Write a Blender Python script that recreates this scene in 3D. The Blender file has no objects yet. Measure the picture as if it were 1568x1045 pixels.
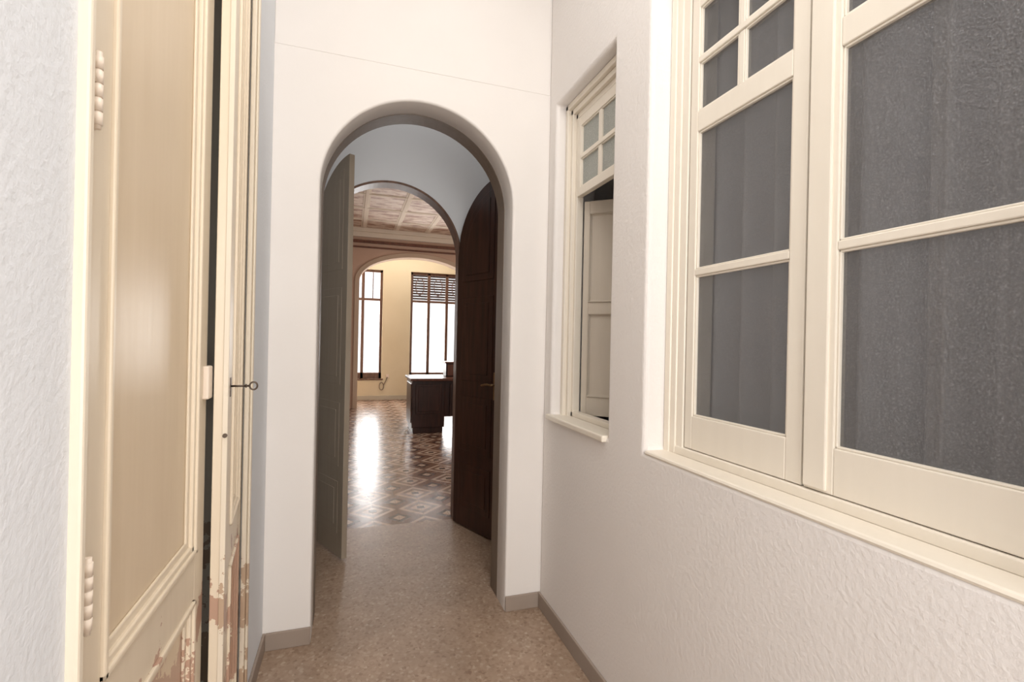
import bpy, bmesh, math
from mathutils import Matrix, Vector
S=bpy.context.scene
COL=S.collection
S.view_settings.view_transform='Standard'
S.view_settings.look='None'

# ---------------------------------------------------------------- materials
def newmat(name):
    m=bpy.data.materials.new(name); m.use_nodes=True
    nt=m.node_tree; b=nt.nodes['Principled BSDF']; return m,nt,b
def N(nt,t,**k):
    n=nt.nodes.new(t)
    for a,v in k.items(): setattr(n,a,v)
    return n
def pos(nt):
    return N(nt,'ShaderNodeNewGeometry').outputs['Position']
def noise(nt,scale,detail=4,vec=None,rough=.55):
    n=N(nt,'ShaderNodeTexNoise'); n.inputs['Scale'].default_value=scale
    n.inputs['Detail'].default_value=detail; n.inputs['Roughness'].default_value=rough
    nt.links.new(vec if vec is not None else pos(nt),n.inputs['Vector']); return n.outputs['Fac']
def ramp(nt,fac,stops):
    r=N(nt,'ShaderNodeValToRGB'); nt.links.new(fac,r.inputs['Fac'])
    e=r.color_ramp.elements
    while len(e)<len(stops): e.new(.5)
    for i,(p,c) in enumerate(stops):
        e[i].position=p; e[i].color=(*c,1)
    return r.outputs['Color']
def mixc(nt,fac,a,b):
    m=N(nt,'ShaderNodeMix',data_type='RGBA')
    for sock,v in ((m.inputs[0],fac),(m.inputs[6],a),(m.inputs[7],b)):
        if hasattr(v,'links') : nt.links.new(v,sock)
        elif isinstance(v,tuple): sock.default_value=(*v,1)
        else: sock.default_value=v
    return m.outputs[2]
def M(nt,op,a,b=None):
    m=N(nt,'ShaderNodeMath',operation=op)
    for i,v in enumerate((a,b)):
        if v is None: continue
        if hasattr(v,'links'): nt.links.new(v,m.inputs[i])
        else: m.inputs[i].default_value=v
    return m.outputs[0]
def bump(nt,b,h,strength=.3,dist=.005):
    n=N(nt,'ShaderNodeBump'); n.inputs['Strength'].default_value=strength; n.inputs['Distance'].default_value=dist
    nt.links.new(h,n.inputs['Height']); nt.links.new(n.outputs[0],b.inputs['Normal'])
def plaster(name,c,st=.5,var=.04,sc=55):
    m,nt,b=newmat(name)
    lo=tuple(max(0,x-var) for x in c)
    nt.links.new(ramp(nt,noise(nt,1.6,3),[(.3,lo),(.7,c)]),b.inputs['Base Color'])
    b.inputs['Roughness'].default_value=.85
    b.inputs['Specular IOR Level'].default_value=.2
    bump(nt,b,noise(nt,sc,3),st,.004); return m
def paint(name,c,var=.05,rough=.4,peel=None,peelz=None,thr=.60):
    m,nt,b=newmat(name)
    lo=tuple(max(0,x-var) for x in c)
    mp=N(nt,'ShaderNodeMapping'); nt.links.new(pos(nt),mp.inputs[0]); mp.inputs['Scale'].default_value=(1,1,.08)
    col=ramp(nt,noise(nt,30,4,mp.outputs[0]),[(.3,lo),(.7,c)])
    if peel:
        p=noise(nt,7,6,None,.65)
        sp=N(nt,'ShaderNodeSeparateXYZ'); nt.links.new(pos(nt),sp.inputs[0])
        zf=N(nt,'ShaderNodeMapRange'); nt.links.new(sp.outputs[2],zf.inputs[0])
        zf.inputs[1].default_value=peelz[0]; zf.inputs[2].default_value=peelz[1]
        zf.inputs[3].default_value=.10; zf.inputs[4].default_value=-.25
        f=M(nt,'GREATER_THAN',M(nt,'ADD',p,zf.outputs[0]),thr)
        col=mixc(nt,f,col,peel)
    nt.links.new(col,b.inputs['Base Color'])
    b.inputs['Roughness'].default_value=rough
    bump(nt,b,noise(nt,40,4,mp.outputs[0]),.12,.003)
    return m
def wood(name,c1,c2,rough=.35):
    m,nt,b=newmat(name)
    mp=N(nt,'ShaderNodeMapping'); nt.links.new(pos(nt),mp.inputs[0]); mp.inputs['Scale'].default_value=(1,1,.1)
    nt.links.new(ramp(nt,noise(nt,28,6,mp.outputs[0]),[(.3,c1),(.7,c2)]),b.inputs['Base Color'])
    b.inputs['Roughness'].default_value=rough
    bump(nt,b,noise(nt,60,4,mp.outputs[0]),.15,.002); return m
def metal(name,c,rough=.35):
    m,nt,b=newmat(name); b.inputs['Metallic'].default_value=.9
    nt.links.new(ramp(nt,noise(nt,90,3),[(.3,tuple(x*.7 for x in c)),(.7,c)]),b.inputs['Base Color'])
    b.inputs['Roughness'].default_value=rough; return m

m_wall=plaster('plaster_white',(.865,.82,.785),.45,.03,75)
m_wallL=plaster('plaster_rough_white',(.78,.80,.83),.4,.03,80)
m_wallback=plaster('plaster_smooth',(.86,.815,.775),.12,.03,20)
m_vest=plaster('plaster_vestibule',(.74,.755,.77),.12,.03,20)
m_dark=plaster('side_room_shade',(.10,.10,.11),.1,.02,20)  # darkness of the unlit side rooms put into the wall colour
m_ceil=plaster('plaster_ceiling',(.82,.8,.78),.1,.03,20)
m_cream=plaster('plaster_cream',(.78,.70,.50),.1,.04,20)
m_tan=plaster('plaster_tan',(.60,.46,.35),.1,.05,20)
m_pink=plaster('plaster_pink',(.62,.43,.33),.1,.04,20)
m_paint=paint('paint_cream',(.86,.785,.675),.02,.35)
m_door=paint('paint_door_cream',(.80,.69,.54),.04,.35,(.50,.32,.23),(.70,1.02),.60)
m_doorpanel=paint('paint_door_panel',(.76,.62,.45),.04,.35,(.56,.38,.28),(.70,1.05),.54)
m_casing=paint('paint_casing',(.80,.71,.58),.05,.4,(.5,.36,.25),(.7,1.1))
m_shut=paint('paint_shutter',(.66,.585,.49),.03,.5)
m_grey=paint('paint_greige',(.37,.305,.235),.03,.45)
m_brown=wood('wood_dark_brown',(.022,.008,.006),(.060,.022,.014),.3)
m_brown2=wood('wood_red_brown',(.10,.035,.02),(.20,.075,.042),.35)
m_frame=wood('wood_window_brown',(.10,.05,.03),(.19,.10,.06),.4)
m_intr=paint('taupe_band',(.20,.155,.12),.03,.5)  # darker taupe tone for the inner band of the first arch
m_iron=metal('iron_dark',(.12,.09,.07),.4)
m_brass=metal('brass_old',(.40,.27,.15),.4)
m_hinge=paint('hinge_painted',(.86,.74,.62),.03,.3)
m_base=plaster('baseboard_terrazzo',(.38,.31,.26),.1,.06,20)
m_basel=plaster('baseboard_pale',(.6,.56,.45),.1,.06,20)
m_cable=paint('cable_grey',(.25,.2,.15),.02,.5)

def terrazzo():
    m,nt,b=newmat('terrazzo_floor')
    v=N(nt,'ShaderNodeTexVoronoi'); v.inputs['Scale'].default_value=75; nt.links.new(pos(nt),v.inputs['Vector'])
    base=ramp(nt,v.outputs['Color'],[(0,(.27,.17,.115)),(.3,(.39,.27,.19)),(.75,(.44,.315,.225)),(1,(.56,.44,.34))])
    big=ramp(nt,noise(nt,3.5,6),[(.3,(.80,.80,.80)),(.7,(1,1,1))])
    mm=N(nt,'ShaderNodeMix',data_type='RGBA',blend_type='MULTIPLY'); mm.inputs[0].default_value=1
    nt.links.new(base,mm.inputs[6]); nt.links.new(big,mm.inputs[7])
    nt.links.new(mm.outputs[2],b.inputs['Base Color']); b.inputs['Roughness'].default_value=.38
    return m
m_terr=terrazzo()
def tiles():
    m,nt,b=newmat('hydraulic_tile_floor')
    sp=N(nt,'ShaderNodeSeparateXYZ'); nt.links.new(pos(nt),sp.inputs[0])
    T=.40
    def cell(o):
        f=M(nt,'FRACT',M(nt,'ADD',M(nt,'DIVIDE',o,T),50.0)); return M(nt,'ABSOLUTE',M(nt,'SUBTRACT',f,.5))
    ax,ay=cell(sp.outputs[0]),cell(sp.outputs[1])
    d=M(nt,'ADD',ax,ay)
    dark=(.075,.035,.024); mid=(.19,.10,.065); light=(.56,.42,.32)
    c=mixc(nt,M(nt,'LESS_THAN',d,.48),mid,light)
    c=mixc(nt,M(nt,'LESS_THAN',d,.37),c,mid)
    c=mixc(nt,M(nt,'LESS_THAN',d,.23),c,light)
    c=mixc(nt,M(nt,'LESS_THAN',M(nt,'MAXIMUM',ax,ay),.08),c,dark)
    c=mixc(nt,M(nt,'GREATER_THAN',d,.74),c,dark)
    c=mixc(nt,M(nt,'GREATER_THAN',d,.87),c,light)
    g=M(nt,'ABSOLUTE',M(nt,'SUBTRACT',M(nt,'FRACT',M(nt,'ADD',M(nt,'DIVIDE',sp.outputs[0],T/2),50.0)),.5))
    g2=M(nt,'ABSOLUTE',M(nt,'SUBTRACT',M(nt,'FRACT',M(nt,'ADD',M(nt,'DIVIDE',sp.outputs[1],T/2),50.0)),.5))
    c=mixc(nt,M(nt,'GREATER_THAN',M(nt,'MAXIMUM',g,g2),.494),c,(.08,.05,.035))
    nt.links.new(c,b.inputs['Base Color'])
    b.inputs['Specular IOR Level'].default_value=.28
    nt.links.new(M(nt,'ADD',M(nt,'MULTIPLY',noise(nt,6,4),.2),.16),b.inputs['Roughness'])
    return m
m_tile=tiles()
def ceilpanel():
    m,nt,b=newmat('painted_ceiling_panels')
    mp=N(nt,'ShaderNodeMapping'); nt.links.new(pos(nt),mp.inputs[0]); mp.inputs['Scale'].default_value=(1,2.6,1); mp.inputs['Rotation'].default_value=(0,0,.5)
    nt.links.new(ramp(nt,noise(nt,3.2,6,mp.outputs[0],.65),[(.38,(.36,.20,.14)),(.46,(.5,.34,.25)),(.52,(.72,.57,.46)),(.7,(.8,.68,.57))]),b.inputs['Base Color'])
    b.inputs['Roughness'].default_value=.6; return m
m_cp=ceilpanel()
m_mold=plaster('ceiling_moulding',(.86,.76,.64),.1,.04,20)
def frosted(name,c,tr,tint,k=1.9):
    m=bpy.data.materials.new(name); m.use_nodes=True; nt=m.node_tree; nt.nodes.clear()
    o=N(nt,'ShaderNodeOutputMaterial'); t=N(nt,'ShaderNodeBsdfTransparent'); t.inputs[0].default_value=(*tint,1)
    p=N(nt,'ShaderNodeBsdfPrincipled')
    v=N(nt,'ShaderNodeTexVoronoi'); v.inputs['Scale'].default_value=220; nt.links.new(pos(nt),v.inputs['Vector'])
    nt.links.new(ramp(nt,noise(nt,300,1),[(.38,tuple(x*.75 for x in c)),(.58,c),(.72,tuple(min(1,x*k) for x in c))]),p.inputs['Base Color'])
    p.inputs['Roughness'].default_value=.3
    bump(nt,p,v.outputs['Distance'],.7,.003)
    mx=N(nt,'ShaderNodeMixShader'); mx.inputs[0].default_value=1-tr
    nt.links.new(t.outputs[0],mx.inputs[1]); nt.links.new(p.outputs[0],mx.inputs[2]); nt.links.new(mx.outputs[0],o.inputs[0]); return m
m_glass=frosted('frosted_glass',(.19,.185,.19),.60,(.98,.98,.98),2.2)
m_glassl=frosted('frosted_glass_light',(.52,.54,.50),.15,(.9,.9,.9),1.3)
m_clear=frosted('clear_glass',(.7,.7,.7),.95,(1,1,1))
def curtain_mat():
    m,nt,b=newmat('curtain_fabric')
    nt.links.new(ramp(nt,noise(nt,200,2),[(.3,(.80,.79,.80)),(.7,(.90,.89,.90))]),b.inputs['Base Color']); b.inputs['Roughness'].default_value=.9; return m
m_curt=curtain_mat()

# ---------------------------------------------------------------- helpers
def empty(name,loc=(0,0,0),rz=0,parent=None):
    e=bpy.data.objects.new(name,None); e.location=loc; e.rotation_euler=(0,0,rz); e.empty_display_size=.1
    COL.objects.link(e)
    if parent: e.parent=parent
    return e
def finish(name,bm,mat,parent=None,bevel=0,smooth=False,seg=2):
    bmesh.ops.recalc_face_normals(bm,faces=bm.faces)
    me=bpy.data.meshes.new(name); bm.to_mesh(me); bm.free()
    me.materials.append(mat)
    o=bpy.data.objects.new(name,me); COL.objects.link(o)
    if parent: o.parent=parent
    if bevel:
        b=o.modifiers.new('bevel','BEVEL'); b.width=bevel; b.segments=seg; b.limit_method='ANGLE'; b.angle_limit=math.radians(50)
    if smooth:
        for p in me.polygons: p.use_smooth=True
    return o
def addbox(bm,x0,x1,y0,y1,z0,z1):
    if x0>x1:x0,x1=x1,x0
    if y0>y1:y0,y1=y1,y0
    if z0>z1:z0,z1=z1,z0
    v=[bm.verts.new(p) for p in ((x0,y0,z0),(x1,y0,z0),(x1,y1,z0),(x0,y1,z0),(x0,y0,z1),(x1,y0,z1),(x1,y1,z1),(x0,y1,z1))]
    for f in ((0,3,2,1),(4,5,6,7),(0,1,5,4),(1,2,6,5),(2,3,7,6),(3,0,4,7)): bm.faces.new([v[i] for i in f])
def boxes(name,L,mat,parent=None,bevel=.003):
    bm=bmesh.new()
    for b in L: addbox(bm,*b)
    return finish(name,bm,mat,parent,bevel)
def prism(name,pts,y0,y1,mat,parent=None,bevel=0):
    bm=bmesh.new()
    a=[bm.verts.new((x,y0,z)) for x,z in pts]; b=[bm.verts.new((x,y1,z)) for x,z in pts]
    n=len(pts)
    bm.faces.new(a); bm.faces.new(b[::-1])
    for i in range(n): bm.faces.new((a[i],b[i],b[(i+1)%n],a[(i+1)%n]))
    return finish(name,bm,mat,parent,bevel)
def arcpts(cx,zs,a,b,n=48,t0=math.pi,t1=0):
    return [(cx+a*math.cos(t0+(t1-t0)*i/n), zs+b*math.sin(t0+(t1-t0)*i/n)) for i in range(n+1)]
def arch_wall(name,x0,x1,z1,y0,y1,cx,a,zs,b,mat,r=.012):
    """wall slab with an arched opening; the front arris (at y0) is rounded with radius r"""
    bm=bmesh.new()
    n=48
    def ring(off,y):
        return [bm.verts.new((x,y,z)) for x,z in [(cx-a-off,0)]+arcpts(cx,zs,a+off,b+off,n)+[(cx+a+off,0)]]
    K=4
    rings=[ring(r*(1-math.sin(t*math.pi/2/K)),y0+r*(1-math.cos(t*math.pi/2/K))) for t in range(K+1)]
    rings.append(ring(0,y1))
    for A,B in zip(rings,rings[1:]):
        for i in range(len(A)-1):
            f=bm.faces.new((A[i],A[i+1],B[i+1],B[i])); f.smooth=True
    for R,y in ((rings[0],y0),(rings[-1],y1)):
        m=len(R)
        tops=[bm.verts.new((v.co.x,y,z1)) for v in R[1:-1]]
        for i in range(1,m-2): bm.faces.new((R[i],R[i+1],tops[i],tops[i-1]))
        for j,k,xe,tt in ((0,1,x0,tops[0]),(m-1,m-2,x1,tops[-1])):
            e0=bm.verts.new((xe,y,0)); e1=bm.verts.new((xe,y,zs)); e2=bm.verts.new((xe,y,z1))
            bm.faces.new((e0,R[j],R[k],e1)); bm.faces.new((e1,R[k],tt,e2))
    for q in (((x0,y0,0),(x0,y1,0),(x0,y1,z1),(x0,y0,z1)),((x1,y0,0),(x1,y1,0),(x1,y1,z1),(x1,y0,z1)),((x0,y0,z1),(x1,y0,z1),(x1,y1,z1),(x0,y1,z1)),
              ((x0,y0,0),(cx-a,y0,0),(cx-a,y1,0),(x0,y1,0)),((x1,y0,0),(cx+a,y0,0),(cx+a,y1,0),(x1,y1,0))):
        bm.faces.new([bm.verts.new(p) for p in q])
    return finish(name,bm,mat)
def arch_band(name,cx,a,zs,b,th,y0,y1,mat,parent=None,z0=0,bev=.002):
    inn=[(cx-a,z0)]+arcpts(cx,zs,a,b)+[(cx+a,z0)]
    out=[(cx-a-th,z0)]+arcpts(cx,zs,a+th,b+th)+[(cx+a+th,z0)]
    bm=bmesh.new(); n=len(inn)
    V=[[bm.verts.new((x,y,z)) for x,z in P] for P in (inn,out) for y in (y0,y1)]
    i0,i1,o0,o1=V
    for k in range(n-1):
        bm.faces.new((i0[k],i0[k+1],o0[k+1],o0[k])); bm.faces.new((i1[k],o1[k],o1[k+1],i1[k+1]))
        bm.faces.new((i0[k],i1[k],i1[k+1],i0[k+1])); bm.faces.new((o0[k],o0[k+1],o1[k+1],o1[k]))
    for k in (0,n-1): bm.faces.new((i0[k],o0[k],o1[k],i1[k]))
    return finish(name,bm,mat,parent,bev)
def holed_wall(name,axis,p0,p1,u0,u1,z0,z1,holes,mat,bevel=.008):
    us=sorted({u0,u1,*[h[0] for h in holes],*[h[1] for h in holes]})
    zs=sorted({z0,z1,*[h[2] for h in holes],*[h[3] for h in holes]})
    us=[u for u in us if u0<=u<=u1]; zs=[z for z in zs if z0<=z<=z1]
    def solid(i,j):
        if i<0 or j<0 or i>=len(us)-1 or j>=len(zs)-1: return False
        cu=(us[i]+us[i+1])/2; cz=(zs[j]+zs[j+1])/2
        return not any(h[0]<cu<h[1] and h[2]<cz<h[3] for h in holes)
    bm=bmesh.new(); cache={}
    def v(p,u,z):
        k=(p,u,z)
        if k not in cache: cache[k]=bm.verts.new((p,u,z) if axis=='x' else (u,p,z))
        return cache[k]
    for i in range(len(us)-1):
        for j in range(len(zs)-1):
            if not solid(i,j): continue
            a,b,c,d=us[i],us[i+1],zs[j],zs[j+1]
            for p in (p0,p1): bm.faces.new((v(p,a,c),v(p,b,c),v(p,b,d),v(p,a,d)))
            if not solid(i-1,j): bm.faces.new((v(p0,a,c),v(p1,a,c),v(p1,a,d),v(p0,a,d)))
            if not solid(i+1,j): bm.faces.new((v(p0,b,c),v(p1,b,c),v(p1,b,d),v(p0,b,d)))
            if not solid(i,j-1): bm.faces.new((v(p0,a,c),v(p1,a,c),v(p1,b,c),v(p0,b,c)))
            if not solid(i,j+1): bm.faces.new((v(p0,a,d),v(p1,a,d),v(p1,b,d),v(p0,b,d)))
    return finish(name,bm,mat,None,bevel,seg=4)
def cyl(name,p,q,r,mat,parent=None,n=20,r2=None):
    p,q=Vector(p),Vector(q); d=q-p; bm=bmesh.new()
    bmesh.ops.create_cone(bm,cap_ends=True,segments=n,radius1=r,radius2=r if r2 is None else r2,depth=d.length,
        matrix=Matrix.Translation((p+q)/2)@d.to_track_quat('Z','Y').to_matrix().to_4x4())
    o=finish(name,bm,mat,parent)
    for f in o.data.polygons: f.use_smooth=len(f.vertices)==4
    return o
def tube(name,pts,r,mat,parent=None,cyclic=False):
    c=bpy.data.curves.new(name,'CURVE'); c.dimensions='3D'; c.bevel_depth=r; c.bevel_resolution=4
    s=c.splines.new('POLY'); s.points.add(len(pts)-1)
    for i,p in enumerate(pts): s.points[i].co=(*p,1)
    s.use_cyclic_u=cyclic; c.materials.append(mat)
    o=bpy.data.objects.new(name,c); COL.objects.link(o)
    if parent:o.parent=parent
    return o

XL,XR,YB=-.36,1.01,2.465
X0,X1,Y0,YN=-3.2,4.5,-2.7,11.8
HC=3.8; HM=3.7
CX1=.3275; R1=.4825; ZS=2.163
CX2=.277; R2=.548; ZS2=2.11
CX3=1.31; A3=1.18; B3=.55; ZS3=2.63

# ---------------------------------------------------------------- shell
boxes('floor',[(X0,X1,Y0,3.86,-.1,0)],m_terr,None,0)
boxes('floor_living_room',[(X0,X1,3.86,YN+.3,-.1,0)],m_tile,None,0)
boxes('ceiling',[(X0,X1,Y0,4.0,HC,HC+.1)],m_ceil,None,0)
boxes('ceiling_living_room',[(X0,X1,3.95,YN+.3,HM,HM+.1)],m_cp,None,0)
holed_wall('wall_left','x',XL-.2,XL,Y0,YB,0,HC,[(.82,1.985,-1,2.95)],m_wallL,.004)
holed_wall('wall_right','x',XR,XR+.24,Y0,YB,0,HC,[(.36,1.505,1.06,2.85),(1.77,2.36,1.06,2.70)],m_wall,.018)
arch_wall('wall_back',X0,X1,HC,YB,YB+.26,CX1,R1,ZS,R1,m_wallback)
boxes('trim_1',[(XL,XR,YB-.002,YB+.01,2.80,HC)],m_wallback,None,.0019)
arch_band('trim_2',CX1,R1-.002,ZS,R1-.002,.02,YB+.15,YB+.275,m_intr)
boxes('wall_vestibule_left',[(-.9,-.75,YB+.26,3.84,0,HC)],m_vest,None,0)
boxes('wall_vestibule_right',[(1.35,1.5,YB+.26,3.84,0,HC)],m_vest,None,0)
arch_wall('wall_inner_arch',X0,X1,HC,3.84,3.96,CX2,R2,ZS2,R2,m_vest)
arch_band('trim_3',CX2,R2-.012,ZS2,R2-.012,.017,3.828,3.975,m_frame)
arch_wall('wall_bay_arch',X0,X1,HM,10.4,10.62,CX3,A3,ZS3,B3,m_pink)
arch_band('trim_4',CX3,A3-.01,ZS3,B3-.01,.09,10.37,10.66,m_tan)
boxes('trim_5',[(X0,X1,10.30,10.4,3.62,3.7),(X0,X1,10.34,10.4,3.52,3.62)],m_mold,None,.01)
boxes('trim_6',[(X0,X1,10.34,10.4,3.40,3.45),(X0,X1,10.37,10.4,3.30,3.33)],m_brown2,None,.006)
boxes('wall_south',[(X0,X1,Y0-.15,Y0,0,HC)],m_wall,None,0)
boxes('wall_west',[(X0-.15,X0,Y0-.15,YN+.3,0,HC)],m_tan,None,0)
boxes('wall_east',[(X1,X1+.15,Y0-.15,YN+.3,0,HC)],m_tan,None,0)
holed_wall('wall_north','y',YN,YN+.3,X0,X1,0,HM,[(-.64,.69,.5,3.06),(1.34,2.67,.5,3.06)],m_cream,.01)
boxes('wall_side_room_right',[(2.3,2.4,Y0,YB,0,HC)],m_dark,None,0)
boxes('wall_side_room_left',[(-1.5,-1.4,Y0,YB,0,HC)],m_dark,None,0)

# ceiling coffer mouldings
L=[]
x=X0+.2
while x<X1: L.append((x-.025,x+.025,4.02,10.28,HM-.014,HM)); L.append((x-.055,x+.055,4.02,10.28,HM-.007,HM)); x+=.64
y=4.45
while y<10.2: L.append((X0,X1,y-.025,y+.025,HM-.013,HM)); L.append((X0,X1,y-.055,y+.055,HM-.006,HM)); y+=.86
boxes('trim_7',L,m_mold,None,.002)

# baseboards
boxes('baseboard_right',[(XR-.012,XR,Y0,YB,0,.08)],m_base,None,.003)
boxes('baseboard_left',[(XL,XL+.012,2.0,YB,0,.08),(XL,XL+.012,Y0,.75,0,.08)],m_base,None,.003)
boxes('baseboard_back',[(XL+.012,CX1-R1,YB-.012,YB,0,.08),(CX1+R1,XR-.012,YB-.012,YB,0,.08)],m_base,None,.003)
boxes('baseboard_north',[(X0,X1,YN-.015,YN,0,.10)],m_basel,None,.003)

# ---------------------------------------------------------------- left double door
def rect_leaf(parent,name,x0,x1,z0,z1,panels,st,mat,matp,th=.04,mw=.045):
    L=[(x0,x0+st[0],-th/2,th/2,z0,z1),(x1-st[1],x1,-th/2,th/2,z0,z1)]
    za=z0
    for a,b in panels:
        L.append((x0+st[0],x1-st[1],-th/2,th/2,za,a)); za=b
    L.append((x0+st[0],x1-st[1],-th/2,th/2,za,z1))
    boxes(name+'_frame',L,mat,parent,.002)
    P=[];Q=[]
    for a,b in panels:
        xa,xb=x0+st[0],x1-st[1]
        P.append((xa,xb,-th/2+.014,th/2-.014,a,b))
        for s in (-1,1):
            for w,h in ((mw*.3,.007),(mw*.6,.001),(mw,-.007)):
                y0=s*(th/2-.014); y1=s*(th/2+h)
                Q+=[(xa,xa+w,y0,y1,a,b),(xb-w,xb,y0,y1,a,b),(xa,xb,y0,y1,a,a+w),(xa,xb,y0,y1,b-w,b)]
    boxes(name+'_panels',P,matp,parent,.004)
    boxes(name+'_mouldings',Q,mat,parent,.004)
d1=empty('door_1',(XL-.035,0,0),math.pi/2)   # local x -> +Y , local y -> -X
rect_leaf(d1,'leaf_near',.882,1.530,.015,2.90,[(.14,.76),(.88,2.78)],(.070,.078),m_door,m_doorpanel)
lf=empty('leaf_far',(1.945,-.010,0),math.radians(6.2),d1)
rect_leaf(lf,'leaf_far',-.415,0,.015,2.90,[(.14,.76),(.88,2.78)],(.10,.06),m_door,m_doorpanel,.036,.03)
boxes('rabbet',[(-.419,-.413,-.018,-.004,.015,2.90)],m_casing,lf,.002)
kx,kz=-.372,1.303
cyl('key_shaft',(kx,-.012,kz),(kx,-.066,kz),.003,m_iron,lf)
tube('key_bow',[(kx,-.077+.010*math.cos(i*math.pi/12),kz+.011*math.sin(i*math.pi/12)) for i in range(24)],.0024,m_iron,lf,True)
cyl('key_collar',(kx,-.056,kz),(kx,-.060,kz),.0052,m_iron,lf)
boxes('keyhole_plate',[(kx-.010,kx+.010,-.020,-.017,kz-.03,kz+.025)],m_iron,lf,.001)
cyl('bolt_knob',(-.417,-.012,1.17),(-.425,-.012,1.17),.006,m_iron,lf)
boxes('lock_keeper',[(1.492,1.532,-.034,-.018,1.275,1.365)],m_hinge,d1,.004)
boxes('jamb',[(.822,.875,-.030,.16,0,2.945),(1.950,1.984,-.028,.16,0,2.945),(.822,1.984,-.028,.16,2.905,2.945)],m_casing,d1,.004)
boxes('architrave',[(.812,.828,-.050,-.030,0,2.99),(1.955,2.000,-.050,-.034,0,2.99),(1.97,1.99,-.058,-.05,0,2.99),(.828,1.955,-.050,-.036,2.93,2.99)],m_casing,d1,.004)
for hz in (1.06,1.805):
    for i in range(5):
        a=hz-.05+i*.0205
        cyl(f'hinge_knuckle_{i}',(.870,-.035,a),(.870,-.035,a+.0185),.0058,m_hinge,d1)
    cyl('hinge_pin',(.870,-.035,hz-.056),(.870,-.035,hz+.058),.0042,m_hinge,d1)
    boxes('hinge_plate',[(.868,.895,-.024,-.0195,hz-.05,hz+.05)],m_hinge,d1,.001)

# ---------------------------------------------------------------- inner arch double door
def arch_leaf(name,hinge,free,side_mat,handle=False,hh=.012):
    hx,hy=hinge; fx,fy=free
    e=empty(name,(hx,hy,0),math.atan2(fy-hy,fx-hx))
    w=.535; zs=ZS2
    def outline(ins,z0,z1=None,n=20):
        xa=ins; xb=w-ins; r=w-ins
        pts=[(xa,z0),(xb,z0)]
        if z1 is not None: return pts+[(xb,z1),(xa,z1)]
        for i in range(n+1):
            x=xb+(xa-xb)*i/n
            c=min(1,max(0,(w-x)/r)); pts.append((x,zs+r*math.sqrt(max(0,1-c*c))+ (.0 if i<n else .001)))
        return pts
    prism('leaf_board',outline(0.002,.012),-.018,.018,side_mat,e,.002)
    pans=[(.16,.50,False),(.60,1.02,False),(1.14,1.78,False),(1.90,None,True)]
    for s in (-1,1):
        for i,(a,b,arc) in enumerate(pans):
            for ins,h in ((.075,hh*.6),(.125,hh)):
                o=outline(ins,a+(ins-.075),None if arc else b-(ins-.075))
                prism(f'panel_{i}_{"a" if s<0 else "b"}',o,s*.017,s*(.017+h),side_mat,e,.003)
    if handle:
        for s in (-1,1):
            boxes('handle_plate',[(w-.055,w-.02,s*.018,s*.023,1.02,1.22)],m_brass,e,.003)
            cyl('handle_neck',(w-.037,s*.02,1.13),(w-.037,s*.065,1.13),.008,m_brass,e)
            tube('handle_lever',[(w-.037,s*.062,1.13),(w-.07,s*.066,1.133),(w-.11,s*.064,1.128),(w-.145,s*.06,1.12)],.008,m_brass,e)
    for hz in (.4,1.2,1.95):
        cyl('hinge_barrel',(0,0,hz-.06),(0,0,hz+.06),.010,m_iron,e)
    return e
arch_leaf('door_2',(-.25,3.80),(-.015,3.32),m_grey,False,.004)
arch_leaf('door_3',(.812,3.80),(1.015,3.32),m_brown,True)

# ---------------------------------------------------------------- big frosted window (right wall)
w1=empty('window_1',(0,0,0))
F=1.105
fr=[]
za,zb=1.062,2.848; ya,yb=.362,1.503
for (inset,x,t) in ((0.0,1.090,.03),(.028,1.096,.03),(.056,1.102,.036)):
    fr+=[(x,1.22,ya+inset,ya+inset+t,za,zb),(x,1.22,yb-inset-t,yb-inset,za,zb),(x,1.22,ya,yb,zb-inset-t,zb-inset)]
fr+=[(1.098,1.22,ya,yb,za,1.092)]
boxes('frame',fr,m_paint,w1,.004)
def casement(parent,name,y0,y1,g0,g1,x,rows,zb,zt,mat,gmat,th=.035,mun=.022):
    L=[(x,x+th,y0,g0,zb,zt),(x,x+th,g1,y1,zb,zt)]
    z=zb
    for a,b,n in rows:
        L.append((x,x+th,g0,g1,z,a)); z=b
        for k in range(1,n):
            c=g0+(g1-g0)*k/n; L.append((x+.004,x+th-.004,c-mun/2,c+mun/2,a,b))
    L.append((x,x+th,g0,g1,z,zt))
    boxes(name+'_sash',L,mat,parent,.003)
    B=[]
    for a,b,n in rows:
        for k in range(n):
            c0=g0+(g1-g0)*k/n+(mun/2 if k else 0); c1=g0+(g1-g0)*(k+1)/n-(mun/2 if k<n-1 else 0)
            t=.006
            B+=[(x+.005,x+.016,c0,c0+t,a,b),(x+.005,x+.016,c1-t,c1,a,b),(x+.005,x+.016,c0,c1,a,a+t),(x+.005,x+.016,c0,c1,b-t,b)]
    boxes(name+'_beads',B,mat,parent,.002)
    boxes(name+'_glass',[(x+.014,x+.018,g0,g1,rows[0][0],rows[-1][1])],gmat,parent,0)
rows=[(1.208,1.685,1),(1.707,2.175,1),(2.245,2.41,2),(2.43,2.60,2)]
casement(w1,'leaf_far',.945,1.405,.994,1.368,F,rows,1.094,2.76,m_paint,m_glass)
casement(w1,'leaf_near',.455,.938,.500,.858,F,rows,1.094,2.76,m_paint,m_glass)
boxes('meeting_strip',[(F-.008,F+.002,.872,.935,1.10,2.75)],m_paint,w1,.004)
boxes('sill',[(XR-.002,1.10,.362,1.503,1.050,1.066)],m_paint,w1,.008)

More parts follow.
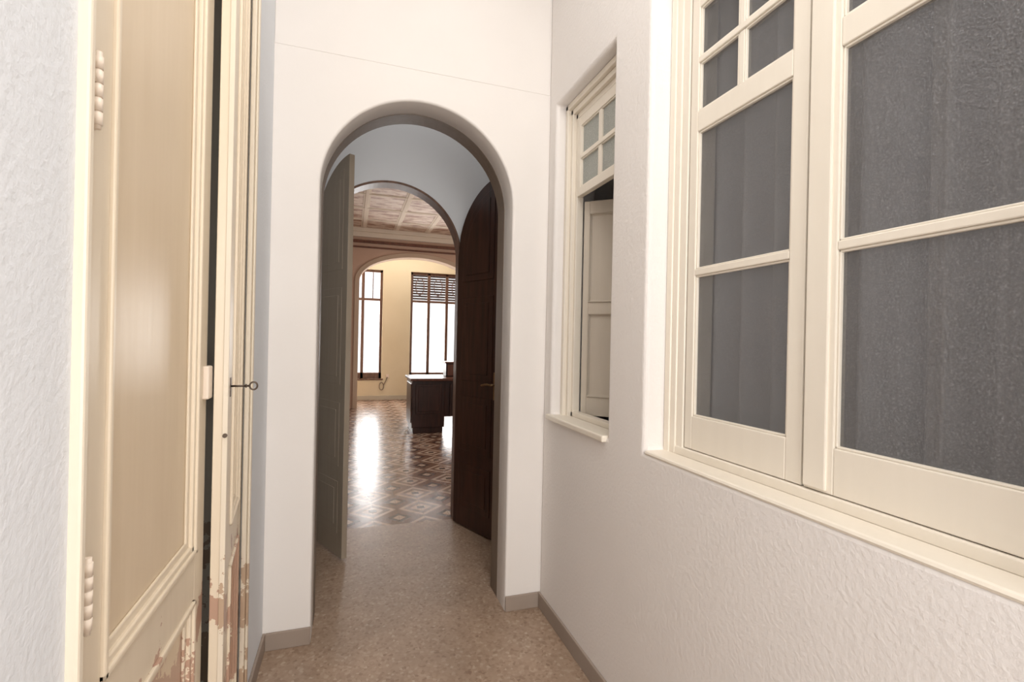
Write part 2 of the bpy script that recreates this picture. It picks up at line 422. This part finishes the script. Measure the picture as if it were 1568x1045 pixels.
bm=bmesh.new(); n=420; prev=None
for i in range(n+1):
    y=.10+1.55*i/n
    x=1.30+.045*math.sin(y*42+1.6*math.sin(y*5))+.012*math.sin(y*95)
    cur=[bm.verts.new((x,y,.95)),bm.verts.new((x*.997+.004,y,1.9)),bm.verts.new((x,y,2.85))]
    if prev:
        for k in range(2): bm.faces.new((prev[k],cur[k],cur[k+1],prev[k+1]))
    prev=cur
cu=empty('curtain'); finish('cloth',bm,m_curt,cu,smooth=True)
cyl('rod',(1.30,.05,2.87),(1.30,1.72,2.87),.012,m_iron,cu)
for yy in (.08,1.68): boxes('bracket',[(1.25,1.30,yy-.006,yy+.006,2.86,2.88)],m_iron,cu,.001)

# ---------------------------------------------------------------- small window with transom + open shutter
w2=empty('window_2')
fr=[]
ya,yb,za,zb=1.772,2.358,1.062,2.698
for inset,x in ((0,1.06),(.022,1.08),(.042,1.10)):
    t=.028
    fr+=[(x,1.14,ya+inset*.5,ya+inset*.5+t,za,zb),(x,1.14,yb-inset-t,yb-inset,za,zb),(x,1.14,ya,yb,zb-inset*1.3-t,zb-inset*1.3)]
fr+=[(1.10,1.14,ya,yb,za,1.09)]
boxes('frame',fr,m_paint,w2,.004)
casement(w2,'transom',1.83,2.288,1.865,2.255,1.10,[(2.25,2.395,2),(2.415,2.565,2)],2.205,2.615,m_paint,m_glassl,.03,.02)
boxes('sill',[(XR-.020,1.10,1.775,2.39,1.038,1.066)],m_paint,w2,.006)
sh=empty('shutter_leaf',(1.150,2.290,0),math.radians(-42),w2)
rect_leaf(sh,'shutter',0,.44,1.072,2.185,[(1.17,1.60),(1.66,2.12)],(.03,.05),m_shut,m_shut,.024,.012)

# ---------------------------------------------------------------- far windows
def far_window(name,x0,x1,blind):
    e=empty(name); y=YN+.06
    z0,z1=.5,3.06; t=.06; zt=2.36
    L=[(x0,x0+t,y,y+.08,z0,z1),(x1-t,x1,y,y+.08,z0,z1),(x0,x1,y,y+.08,z1-t,z1),(x0,x1,y,y+.08,z0,z0+.14),(x0,x1,y-.01,y+.08,zt-.03,zt+.03)]
    for k in (1,2):
        c=x0+(x1-x0)*k/3; L.append((c-.035,c+.035,y,y+.08,z0,z1))
    if not blind:
        for k in range(3):
            c=x0+(x1-x0)*(k+.5)/3; L.append((c-.012,c+.012,y+.02,y+.06,zt,z1))
    boxes('frame',L,m_frame,e,.006)
    boxes('sill',[(x0-.04,x1+.04,YN-.03,YN+.06,.465,.5)],m_frame,e,.006)
    boxes('glass',[(x0,x1,y+.04,y+.045,z0,z1)],m_clear,e,0)
    if blind:
        B=[]
        z=zt+.05
        while z<z1-.05: B.append((x0+.05,x1-.05,y+.10,y+.115,z,z+.050)); z+=.062
        boxes('blind_slats',B,m_brown,e,.002)
        for k in range(3):
            c=x0+(x1-x0)*(k+.5)/3
            tube('iron_oval',[(c+.10*math.cos(i*math.pi/16),y-.005,2.72+.20*math.sin(i*math.pi/16)) for i in range(32)],.010,m_frame,e,True)
    return e
far_window('window_3',-.64,.69,False)
far_window('window_4',1.34,2.67,True)

# ---------------------------------------------------------------- desk
dk=empty('writing_desk')
dx0,dx1,dy0,dy1=.90,2.55,7.45,8.2
boxes('top',[(dx0-.03,dx1+.03,dy0-.03,dy1+.03,.81,.85)],m_brown2,dk,.008)
L=[(dx0,dx0+.5,dy0+.02,dy1-.02,.09,.81),(dx1-.5,dx1,dy0+.02,dy1-.02,.09,.81),(dx0+.5,dx1-.5,dy0+.03,dy0+.06,.25,.81),
   (dx0+.02,dx0+.48,dy0+.04,dy1-.04,0,.09),(dx1-.48,dx1-.02,dy0+.04,dy1-.04,0,.09)]
boxes('pedestals',L,m_brown,dk,.006)
P=[]
for a,b in ((dx0+.05,dx0+.45),(dx0+.58,dx1-.58),(dx1-.45,dx1-.05)):
    P.append((a,b,dy0+.005,dy0+.03,.30,.76)); P.append((a+.04,b-.04,dy0-.002,dy0+.02,.34,.72))
P.append((dx0-.012,dx0+.01,dy0+.08,dy1-.08,.16,.76))
boxes('front_panels',P,m_brown,dk,.006)
bx=empty('desk_organizer')
boxes('body',[(1.46,1.95,7.72,7.98,.85,1.07)],m_brown,bx,.006)
boxes('cap',[(1.44,1.97,7.70,8.0,1.07,1.095)],m_brown2,bx,.005)
boxes('drawers',[(1.48,1.69,7.71,7.725,.87,1.05),(1.71,1.93,7.71,7.725,.87,1.05)],m_brown2,bx,.004)
for kx in (1.585,1.82): cyl('knob',(kx,7.712,.96),(kx,7.69,.96),.01,m_brass,bx)

oc=empty('wall_outlet_cord')
boxes('outlet',[(.80,.87,YN-.02,YN,.52,.60)],m_hinge,oc,.004)
tube('cord',[(.70+.05*math.cos(i*.5),YN-.02,.32+.09*math.sin(i*.5)) for i in range(14)]+[(.80,YN-.02,.45),(.83,YN-.02,.54)],.009,m_cable,oc)

# ---------------------------------------------------------------- lights
def area(name,loc,rot,sx,sy,e,c=(1,1,1)):
    l=bpy.data.lights.new(name,'AREA'); l.shape='RECTANGLE'; l.size=sx; l.size_y=sy; l.energy=e; l.color=c
    o=bpy.data.objects.new(name,l); o.location=loc; o.rotation_euler=rot; COL.objects.link(o); return o
area('corridor_ceiling_fill',(.33,.2,3.74),(0,0,0),.9,2.6,30,(1,.98,.95))  # soft fill added under the corridor ceiling, no fitting there
area('corridor_rear_fill',(.33,-2.2,1.7),(math.radians(90),0,0),1.1,1.8,60,(1,.985,.96))  # unseen fill added behind the camera to light the corridor
area('vestibule_fill',(.3,3.2,3.74),(0,0,0),.8,.5,4.5,(1,.98,.97))  # fill added to lighten the vestibule wall, not a real lamp
area('window_daylight_a',(.02,12.5,1.9),(math.radians(-90),0,0),1.6,3,200,(1,.98,.96))
area('window_daylight_b',(2.0,12.5,1.9),(math.radians(-90),0,0),1.6,3,200,(1,.98,.96))
area('bay_fill',(1.3,11.2,3.6),(0,0,0),2.5,.6,20,(1,.96,.9))  # fill added overhead to brighten the cream wall of the bay
area('living_room_fill',(1.2,7.0,3.6),(0,0,0),2.5,2.5,14,(1,.95,.9))  # overhead fill added to brighten the living room, no fitting there
area('living_room_side_fill',(3.6,7.5,1.9),(math.radians(90),0,math.radians(90)),3,1.6,55,(1,.95,.9))  # sideways fill added to brighten the living room from out of view

w=bpy.data.worlds.new('World'); S.world=w; w.use_nodes=True
w.node_tree.nodes['Background'].inputs[0].default_value=(.95,.97,1,1); w.node_tree.nodes['Background'].inputs[1].default_value=1.6

# ---------------------------------------------------------------- camera
c=bpy.data.cameras.new('camera'); co=bpy.data.objects.new('camera',c); COL.objects.link(co)
c.sensor_width=36; c.lens=17.01; c.clip_start=.02
co.matrix_world=Matrix.Translation((0,0,1.45))@Matrix.Rotation(math.radians(-18.4),4,'Z')@Matrix.Rotation(math.radians(90),4,'X')@Matrix.Rotation(math.radians(1.2),4,'Z')
S.camera=co
